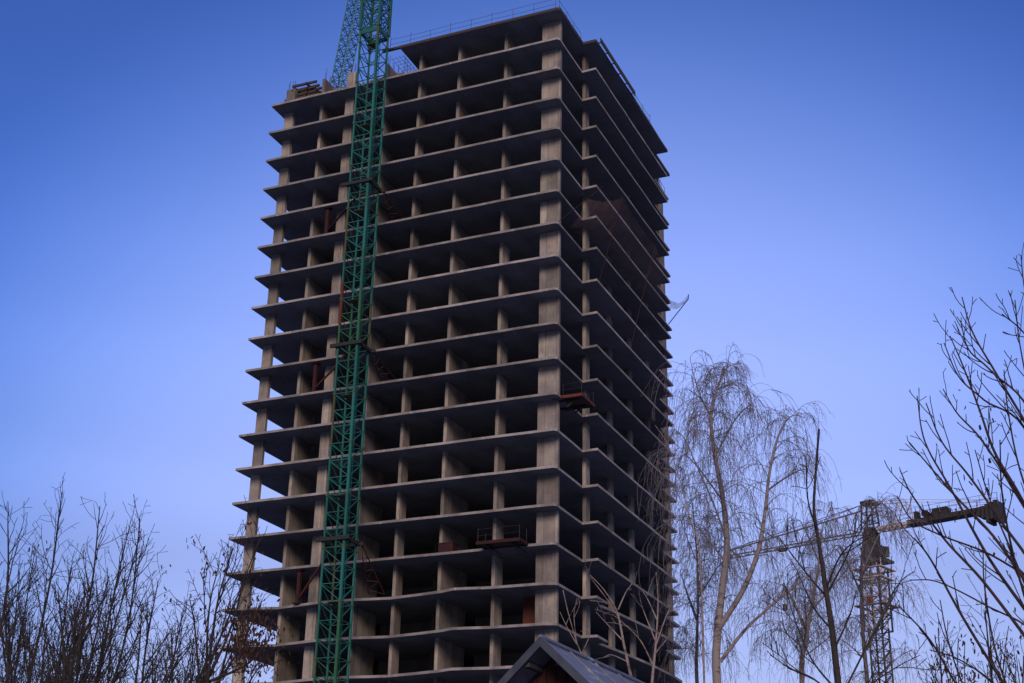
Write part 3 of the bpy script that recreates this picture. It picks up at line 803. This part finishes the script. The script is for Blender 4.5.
class Tree:
    def __init__(s, seed): s.r = random.Random(seed); s.trunk = MB(); s.crown = MB(); s.leaf = MB()
    def path(s, p, d, L, n, wander, trop):
        pts = [Vector(p)]; d = Vector(d).normalized(); st = L / n
        for i in range(n):
            d = (d + rv(s.r, wander) + Vector((0, 0, trop))).normalized()
            pts.append(pts[-1] + d * st)
        return pts
    def side_dir(s, d, ang):
        d = d.normalized(); a = d.orthogonal().normalized(); c = d.cross(a); t_ = s.r.uniform(0, 2 * math.pi)
        return (d * math.cos(ang) + (a * math.cos(t_) + c * math.sin(t_)) * math.sin(ang)).normalized()
    def ramify(s, pts, r0, r1, level, spec, buf=None, sides=5):
        """tube along pts plus children down to level 0; spec[level] = dict(n per metre, ang, len, trop, wander, start, nseg, rr)"""
        k = len(pts); rad = [r0 + (r1 - r0) * (i / (k - 1)) ** .8 for i in range(k)]
        (buf or s.crown).tube(pts, rad, sides, cap=False)
        if level <= 0: return
        sp = spec[level]; L = sum((pts[i + 1] - pts[i]).length for i in range(k - 1))
        n = max(1, int(L * sp['n'] * s.r.uniform(.8, 1.2)))
        for j in range(n):
            f = sp['start'] + (1 - sp['start']) * (j + s.r.random()) / n
            f = min(f, .985); x = f * (k - 1); i = int(x); p = pts[i].lerp(pts[i + 1], x - i)
            d = (pts[i + 1] - pts[i])
            cd = s.side_dir(d, R_(sp['ang'] + s.r.uniform(-12, 12)))
            if 'upbias' in sp: cd = (cd + Vector((0, 0, sp['upbias']))).normalized()
            cl = sp['len'] * s.r.uniform(.55, 1.25) * (1 - sp.get('tp', .55) * f)
            cr_ = min(rad[i] * .75, max(sp['rr'] * s.r.uniform(.7, 1.1), spec['rmin']))
            cp = s.path(p, cd, cl, sp['nseg'], sp['wander'], sp['trop'])
            s.ramify(cp, cr_, spec['rmin'], level - 1, spec, None, 4 if level > 2 else 3)
            if sp.get('leaf') and s.r.random() < sp['leaf']:
                for _ in range(s.r.randint(2, 6)): s.add_leaf(cp[-1] + rv(s.r, .07))
    def add_leaf(s, p, sz=.036):
        a = rv(s.r).normalized() * sz * s.r.uniform(.6, 1.3); c = (Vector((0, 0, -1)) + rv(s.r, .35)).normalized() * sz * s.r.uniform(1.2, 2.4)
        b_ = len(s.leaf.v); s.leaf.v += [tuple(p - a * .4), tuple(p + a * .4), tuple(p + c + a * .5), tuple(p + c - a * .5)]; s.leaf.f.append((b_, b_ + 1, b_ + 2, b_ + 3)); s.leaf.mi.append(0)
    def finish(s, name, label, base, bark, twig, group, cat='tree', crown='crown'):
        t_ = thing(name, label, cat, base, 0, group)
        for mb in (s.trunk, s.crown, s.leaf):
            bx, by, bz = base
            mb.v = [(x - bx, y - by, z - bz) for (x, y, z) in mb.v]
        if s.trunk.v: s.trunk.build('trunk', bark, t_, True)
        if s.crown.v: s.crown.build(crown, twig, t_, True)
        if s.leaf.v: s.leaf.build('leaves', LEAF, t_)
        return t_

UPR = {'rmin': .0046, 3: dict(n=2.8, tp=.88, ang=35, len=2.2, trop=.10, wander=.09, start=.22, nseg=8, rr=.02, upbias=.3),
       2: dict(n=4.0, ang=45, len=.85, trop=.07, wander=.12, start=.10, nseg=5, rr=.009, upbias=.15),
       1: dict(n=4.2, ang=52, len=.26, trop=.03, wander=.14, start=.12, nseg=3, rr=.006)}
def upright(seed, px, py, d, n_lead, label, spread=34, lean=0.0, leaf=0.0, dens=1.0, bark=BARK):
    T = Tree(seed); top = at(px, py, d); base = Vector((top.x + lean, top.y + T.r.uniform(-.5, .5), -.1)); H = top.z
    spec = {k: (dict(v) if isinstance(v, dict) else v) for k, v in UPR.items()}
    spec[1]['leaf'] = leaf
    for l in (1, 2): spec[l]['n'] *= dens
    fork = H * T.r.uniform(.22, .32)
    tr = spline([base, base + Vector((T.r.uniform(-.15, .15), T.r.uniform(-.15, .15), fork * .5)), base + Vector((T.r.uniform(-.2, .2), 0, fork))], 5)
    T.trunk.tube(tr, [.15 - .05 * i / (len(tr) - 1) for i in range(len(tr))], 8)
    f0 = tr[-1]
    for i in range(n_lead):
        if i == 0: tip = top
        else:
            a = T.r.uniform(0, 2 * math.pi); rr = H * math.tan(R_(spread)) * T.r.uniform(.25, .55)
            tip = Vector((f0.x + math.cos(a) * rr, f0.y + math.sin(a) * rr, H * T.r.uniform(.72, .95)))
        mid = f0.lerp(tip, .4) + Vector(((tip.x - f0.x) * .22, (tip.y - f0.y) * .22, 0)) + rv(T.r, .12)
        m2 = f0.lerp(tip, .75) + Vector(((tip.x - f0.x) * .08, (tip.y - f0.y) * .08, 0)) + rv(T.r, .08)
        pts = spline([f0 - Vector((0, 0, .15)), mid, m2, tip], 7)
        T.ramify(pts, .055 if i == 0 else .045, .0085, 3, spec, None, 6)
    return T.finish('bare_tree', label, base, bark, bark, 'bare trees at the left')

LEFT = [(8, 515, 26, 5, 'bare upright tree at the far left edge of the photo'),
        (62, 492, 30, 5, 'tallest bare upright tree of the left thicket'),
        (100, 506, 27, 5, 'bare tree with two straight leaders right of the tallest left tree'),
        (131, 520, 33, 4, 'bare tree with a long straight leader leaning right in the left thicket'),
        (158, 582, 29, 4, 'lower bare tree at the right side of the left thicket'),
        (35, 550, 38, 4, 'bare tree standing behind the others at the far left'),
        (85, 590, 23, 4, 'low bare tree in front of the left thicket'),
        (20, 572, 34, 4, 'low bare tree behind the far left edge trees'),
        (58, 590, 22, 5, 'dense low bare tree at the foot of the tallest left tree'),
        (112, 588, 36, 5, 'dense low bare tree below the two straight leaders'),
        (142, 604, 25, 4, 'low twiggy bare tree under the long leaning leader'),
        (172, 628, 22, 4, 'lowest twiggy bare tree beside the spindly one'),
        (4, 606, 20, 4, 'low near bare tree cut by the left photo edge'),
        (186, 600, 34, 4, 'short spindly bare tree between the left thicket and the brown leafed tree')]
for i, (px, py, d, n, lb) in enumerate(LEFT):
    upright(40 + i, px, py, d, n, lb, lean=(-.9 if i == 3 else T_ if (T_ := rnd.uniform(-.5, .4)) else 0), leaf=.03 if i in (0, 4, 6) else .0)

# brown-leafed tree in front of the tower's left edge
T = Tree(91); d = 24.0
base = at(205, 683, d); base = Vector((base.x, base.y, -.1))
UPB = {k: (dict(v) if isinstance(v, dict) else v) for k, v in UPR.items()}
UPB[1]['leaf'] = .30; UPB[1]['n'] = 5; UPB[2]['n'] = 3.6; UPB[3]['len'] = 1.9
tr = spline([base, at(203, 800, d), at(206, 683, d)], 6); T.trunk.tube(tr, [.13 - .05 * i / 12 for i in range(len(tr))], 8)
for tip, via in [((233, 548), (216, 610)), ((220, 560), (208, 622)), ((262, 600), (240, 648)), ((276, 628), (250, 662)), ((190, 600), (196, 640)), ((245, 575), (230, 630)), ((268, 655), (245, 690)), ((238, 610), (226, 655))]:
    dd = d + T.r.uniform(-1, 1)
    pts = spline([tr[-1 - T.r.randint(0, 5)], at(*via, (d + dd) / 2), at(*tip, dd)], 8)
    T.ramify(pts, .03, .007, 2 if tip != (233, 548) else 3, UPB, None, 5)
T2 = Tree(92)
for _ in range(700):   # hanging dead clusters
    q = at(T.r.gauss(250, 15), T.r.gauss(640, 20), d + T.r.uniform(-1.2, 1.2)); T.add_leaf(q, .036)
T.finish('leafy_tree', 'small tree with clinging dead brown leaves before the tower foot', base, BARK_RED, BARK_RED, None)

# weeping birches
def birch(seed, d, limbs, label, bark=BARK_BIRCH, strand_n=7, depth=1.6, base_px=None, rtrunk=.17, slen=(1.4, 3.3), sec_len=2.2):
    """limbs: list of lists of photo points (bottom to top); the first is the trunk"""
    T = Tree(seed); r = T.r
    b0 = at(limbs[0][0][0], limbs[0][0][1], d); base = Vector((b0.x + .15, b0.y, -.1))
    allp = []
    for li, px in enumerate(limbs):
        dz = 0 if li == 0 else r.uniform(-depth, depth)
        n = len(px)
        pts = [at(x, y, d + dz * (i / (n - 1)) ** .8) for i, (x, y) in enumerate(px)]
        if li == 0: pts = [base, base.lerp(pts[0], .5) + Vector((.08, 0, 0))] + pts
        pts = spline(pts, 6); k = len(pts)
        r0 = rtrunk if li == 0 else (rtrunk * .55 if li == 1 else (rtrunk * .36 if li == 2 else min(.035, rtrunk * .25)))
        rad = [max(.012, r0 * (1 - i / (k - 1)) ** .85) for i in range(k)]
        (T.trunk if (li == 0 or li < 3) else T.crown).tube(pts, rad, 8 if li == 0 else 6, cap=False)
        allp.append((pts, rad, li))
    def strand(p, d0, L):
        n = 8; pts = [p]; dd = Vector(d0); drop = r.uniform(.20, .45)
        for i in range(n):
            dd = (dd * .70 + Vector((0, 0, -drop)) + rv(r, .09)).normalized(); pts.append(pts[-1] + dd * (L / n))
        T.crown.tube(pts, [.0068 - .0018 * i / n for i in range(n + 1)], 3, cap=False)
        # fine side hairs
        for _ in range(3):
            i = r.randint(1, n - 1); q = pts[i]; e = (Vector((r.gauss(0, .7), r.gauss(0, .7), -.45))).normalized()
            L2 = r.uniform(.15, .55); T.crown.tube([q, q + e * L2 * .5, q + e * L2 * .8 + Vector((0, 0, -L2 * .35))], [.0042, .004, .0036], 3, cap=False)
    for pts, rad, li in allp:
        k = len(pts); L = sum((pts[i + 1] - pts[i]).length for i in range(k - 1))
        s0 = .40 if li == 0 else .08
        ns = int(L * (1 - s0) * 4.3)
        for j in range(ns):
            f = s0 + (1 - s0) * (j + r.random()) / ns; f = min(f, .99); x = f * (k - 1); i = int(x); p = pts[i].lerp(pts[i + 1], x - i)
            az = r.uniform(0, 2 * math.pi)
            cd = Vector((math.cos(az), math.sin(az), r.uniform(.2, 1.3))).normalized()
            cl = sec_len * r.uniform(.35, 1.2) * (1.05 - .6 * f)
            cp = [p]; dd = cd; nn = 9
            for q in range(nn):
                dd = (dd + Vector((0, 0, -.08 - .03 * q * cl / 2)) + rv(r, .10)).normalized(); cp.append(cp[-1] + dd * (cl / nn))
            T.crown.tube(cp, [max(.0065, min(rad[i] * .5, .016) * (1 - q / nn)) for q in range(nn + 1)], 4, cap=False)
            for q in range(strand_n):
                g_ = r.uniform(.15, 1.0); xx = g_ * (nn - .01); ii = int(xx); pp = cp[ii].lerp(cp[ii + 1], xx - ii)
                strand(pp, (cp[ii + 1] - cp[ii]).normalized() + rv(r, .5), r.uniform(*slen) * r.uniform(.4, 1.0) * (1.0 if f < .85 else .55))
    return T.finish('birch_tree', label, base, bark, TWIG, 'weeping birches at the right', crown='crown')

birch(201, 46, [[(717, 683), (717, 640), (722, 590), (727, 545), (723, 500), (714, 450), (711, 415), (716, 392), (727, 368), (740, 364)],
                [(719, 628), (742, 592), (757, 555), (764, 520), (770, 470), (780, 432), (792, 416), (806, 418)],
                [(720, 662), (745, 630), (772, 605), (800, 582), (820, 570), (838, 576)],
                [(725, 535), (712, 500), (695, 462), (684, 438), (676, 432)],
                [(716, 455), (735, 420), (752, 405), (762, 420)], [(713, 420), (700, 395), (693, 372), (690, 358)],
                [(722, 500), (700, 470), (684, 455), (676, 470)], [(768, 490), (790, 475), (806, 470), (815, 485)], [(724, 560), (700, 530), (686, 520)],
                [(716, 390), (734, 384), (744, 396), (750, 420)]],
      'tallest weeping birch with a pale forked trunk right of the tower')
birch(202, 52, [[(697, 683), (697, 640), (698, 580), (694, 520), (688, 480)], [(697, 620), (686, 590), (680, 570)], [(697, 600), (716, 570), (728, 555)], [(696, 560), (684, 530), (679, 515)], [(697, 650), (682, 628)]],
      'slender darker birch between the tower edge and the forked birch', bark=BARK_GREY, rtrunk=.10, slen=(.8, 2.2), sec_len=1.8)
birch(203, 50, [[(802, 683), (806, 640), (812, 605), (818, 570), (822, 530), (832, 505)], [(808, 635), (795, 605), (784, 585), (776, 590)], [(812, 610), (838, 580), (856, 560), (868, 566)], [(806, 655), (826, 640), (850, 618), (862, 625)], [(818, 560), (805, 530), (798, 520), (790, 530)], [(805, 650), (780, 630), (765, 640)]],
      'weeping birch behind the thin dark tree left of the distant crane', bark=BARK_PALE, rtrunk=.12, slen=(.9, 2.5), sec_len=2.1)
birch(204, 48, [[(872, 760), (868, 690), (862, 620), (862, 560), (868, 520), (880, 504), (893, 512)], [(866, 650), (885, 610), (898, 585), (906, 590)], [(864, 600), (846, 560), (838, 545), (830, 555)], [(863, 570), (882, 530), (896, 528), (903, 545)], [(868, 690), (895, 660), (912, 650)], [(866, 660), (842, 640), (832, 645)]],
      'weeping birch in front of the distant crane mast', bark=BARK_GREY, rtrunk=.11, slen=(.9, 2.4), sec_len=1.7, strand_n=5)

# thin dark tree standing before the birches
T = Tree(301); d = 26.0
px = [(846, 760), (838, 683), (832, 630), (826, 590), (820, 550), (814, 510), (816, 470), (819, 429)]
base = at(850, 800, d); base = Vector((base.x, base.y, -.1))
pts = spline([base] + [at(x, y, d) for x, y in px], 6)
T.trunk.tube(pts, [max(.022, .075 * (1 - i / (len(pts) - 1)) ** .7) for i in range(len(pts))], 7)
SP = {'rmin': .008, 2: dict(n=2.2, ang=40, len=1.2, trop=.04, wander=.09, start=.2, nseg=6, rr=.016, upbias=.1), 1: dict(n=3.5, ang=45, len=.45, trop=.03, wander=.12, start=.15, nseg=3, rr=.009)}
for br in [[(836, 690), (812, 660), (795, 620), (784, 582)], [(829, 600), (808, 575), (790, 552), (780, 538)], [(840, 700), (870, 640), (892, 600), (905, 570)], [(828, 592), (845, 560), (853, 540)], [(826, 590), (838, 560), (850, 545), (868, 535)],
           [(817, 530), (808, 500), (806, 455)], [(845, 720), (865, 690), (895, 668), (920, 655)], [(842, 705), (815, 680), (790, 668), (770, 655)], [(834, 650), (850, 615), (856, 590)], [(832, 630), (815, 610), (806, 590)]]:
    dd = T.r.uniform(-1.2, 1.2); n = len(br)
    T.ramify(spline([at(x, y, d + dd * i / (n - 1)) for i, (x, y) in enumerate(br)], 6), .022, .007, 2, SP, None, 5)
T.finish('bare_tree', 'thin dark bare tree with a tall whip top in front of the birches', base, BARK, BARK, None)

# large near tree reaching in from the right
T = Tree(401); d = 13.0
base = at(1120, 683, d + .6); base = Vector((base.x, base.y, -.1))
crotch = at(1092, 800, d)
tr = spline([base, base.lerp(crotch, .5) + Vector((.1, 0, 0)), crotch], 6); T.trunk.tube(tr, [.17 - .05 * i / 12 for i in range(len(tr))], 9)
SPN = {'rmin': .0042, 3: dict(n=.9, ang=30, len=1.2, trop=.06, wander=.06, start=.25, nseg=8, rr=.016, upbias=.2),
       2: dict(n=3.0, ang=34, len=.55, trop=.10, wander=.06, start=.25, nseg=6, rr=.008, upbias=.2), 1: dict(n=2.0, ang=45, len=.14, trop=.02, wander=.1, start=.3, nseg=2, rr=.005)}
NEAR = [([(962, 297), (973, 333), (1000, 380), (1040, 450), (1075, 540)], .028), ([(961, 323), (969, 350), (992, 372), (1035, 425)], .018), ([(944, 343), (959, 377), (984, 400), (1030, 440)], .018),
        ([(950, 336), (963, 366), (980, 411), (995, 453), (1022, 500), (1060, 580)], .03), ([(943, 389), (957, 413), (980, 438), (1010, 484), (1050, 560)], .026), ([(917, 396), (925, 442), (952, 491), (990, 560), (1050, 650)], .032),
        ([(926, 403), (942, 442), (969, 476), (1000, 520), (1045, 590)], .026), ([(909, 442), (931, 468), (959, 500), (1000, 545), (1060, 640)], .028), ([(900, 470), (912, 495), (945, 540), (990, 590), (1060, 690)], .03),
        ([(1002, 314), (1024, 333), (1060, 380)], .016), ([(1021, 256), (1025, 290), (1040, 350), (1065, 440)], .022), ([(897, 496), (912, 520), (940, 535), (1000, 560), (1060, 610)], .02),
        ([(914, 538), (931, 560), (962, 616), (1000, 678), (1040, 740)], .03), ([(910, 580), (938, 582), (985, 605), (1040, 640)], .016), ([(983, 548), (985, 590), (998, 660), (1030, 740)], .02), ([(898, 605), (930, 640), (960, 690), (1010, 760)], .022),
        ([(990, 240), (1030, 330), (1060, 400)], .02) if False else ([(1004, 370), (1008, 410), (1020, 470), (1050, 560)], .018), ([(940, 600), (948, 640), (965, 690), (1005, 770)], .018), ([(1015, 300), (1020, 345), (1032, 400), (1055, 470)], .016),
        ([(975, 450), (990, 500), (1015, 560), (1050, 650)], .022), ([(1000, 440), (1003, 500), (1020, 580), (1055, 680)], .024), ([(930, 650), (960, 660), (1000, 690), (1050, 760)], .018)]
for pxs, r0 in NEAR:
    dd = T.r.uniform(-1.6, 1.6); n = len(pxs)
    P = [at(x, y, d + dd * (1 - i / n)) for i, (x, y) in enumerate(pxs)][::-1]
    P = [crotch.lerp(P[0], .0)] + [crotch.lerp(P[0], .55) + Vector((0, 0, -.15))] + P
    pts = spline(P, 7); k = len(pts)
    T.ramify(pts, r0 * .85, .0052, 2, SPN, None, 5)
    if T.r.random() < .5:
        for _ in range(6): T.add_leaf(pts[-k // 3] + rv(T.r, .12) + Vector((0, 0, -.1)), .022)
for _ in range(260):
    q = at(T.r.uniform(930, 1030), T.r.gauss(665, 22), d + T.r.uniform(-1, 1.2)); T.add_leaf(q, .018)
T.finish('bare_tree', 'large bare tree with long upswept branches reaching in from the right edge', base, BARK_RED, BARK_RED, None)
# mid-distance thicket low on the right
for i, (px, py, dd, lb) in enumerate([(985, 610, 24, 'bushy bare tree low at the right under the long branches'), (938, 628, 30, 'small bare tree between the distant crane and the right edge')]):
    T3 = upright(430 + i, px, py, dd, 4, lb, leaf=.05)
    T3['group'] = 'small bare trees at the right'

# pale young stems in front of the tower's narrow side
def stem(seed, main, brs, lb, d, r0):
    T = Tree(seed); b0 = at(*main[0], d); base = Vector((b0.x, b0.y, -.1))
    pts = spline([base, base.lerp(b0, .6)] + [at(x, y, d) for x, y in main], 6); k = len(pts)
    T.trunk.tube(pts, [max(.008, r0 * (1 - (i / (k - 1)) ** 1.5)) for i in range(k)], 6)
    for br in brs:
        dd = T.r.uniform(-.6, .6)
        T.ramify(spline([at(x, y, d + dd * i / len(br)) for i, (x, y) in enumerate(br)], 5), r0 * .4, .006, 2, SPS, None, 4)
    T.finish('young_tree', lb, base, BARK_PALE, BARK_PALE, 'pale young trees before the tower')
SPS = {'rmin': .006, 2: dict(n=2.4, ang=38, len=.7, trop=.03, wander=.1, start=.3, nseg=5, rr=.01, upbias=.1), 1: dict(n=3, ang=45, len=.3, trop=.0, wander=.12, start=.2, nseg=3, rr=.007)}
stem(501, [(640, 700), (632, 680), (624, 645), (617, 612), (604, 590), (590, 575)], [[(619, 618), (606, 598), (586, 572)], [(618, 610), (626, 592), (632, 584)], [(622, 640), (608, 625), (596, 612)], [(628, 662), (612, 655), (604, 657)]], 'pale forked young tree rising behind the house roof', 27, .045)
stem(502, [(650, 720), (652, 683), (656, 640), (658, 600), (656, 572)], [[(656, 645), (668, 612), (676, 602)], [(655, 640), (644, 612), (640, 600)], [(653, 665), (640, 640), (622, 622), (612, 614)], [(657, 620), (648, 600), (642, 590)], [(654, 655), (666, 640), (672, 630)]], 'straight pale young tree left of the slender dark birch', 30, .05)
stem(503, [(590, 720), (584, 665), (576, 640), (568, 612), (563, 590)], [[(576, 640), (574, 615), (577, 598)], [(577, 645), (566, 625), (560, 612)], [(581, 655), (588, 640), (590, 632)]], 'thin pale young tree rising behind the house ridge', 25, .024)
stem(504, [(640, 760), (648, 640), (668, 480), (664, 440), (655, 423)] if False else [(700, 560), (690, 520), (680, 480), (668, 445), (655, 425)], [[(680, 480), (670, 470), (660, 468)], [(690, 515), (676, 492), (668, 480)]], 'long pale branchy stem leaning left before the tower edge', 40, .034)
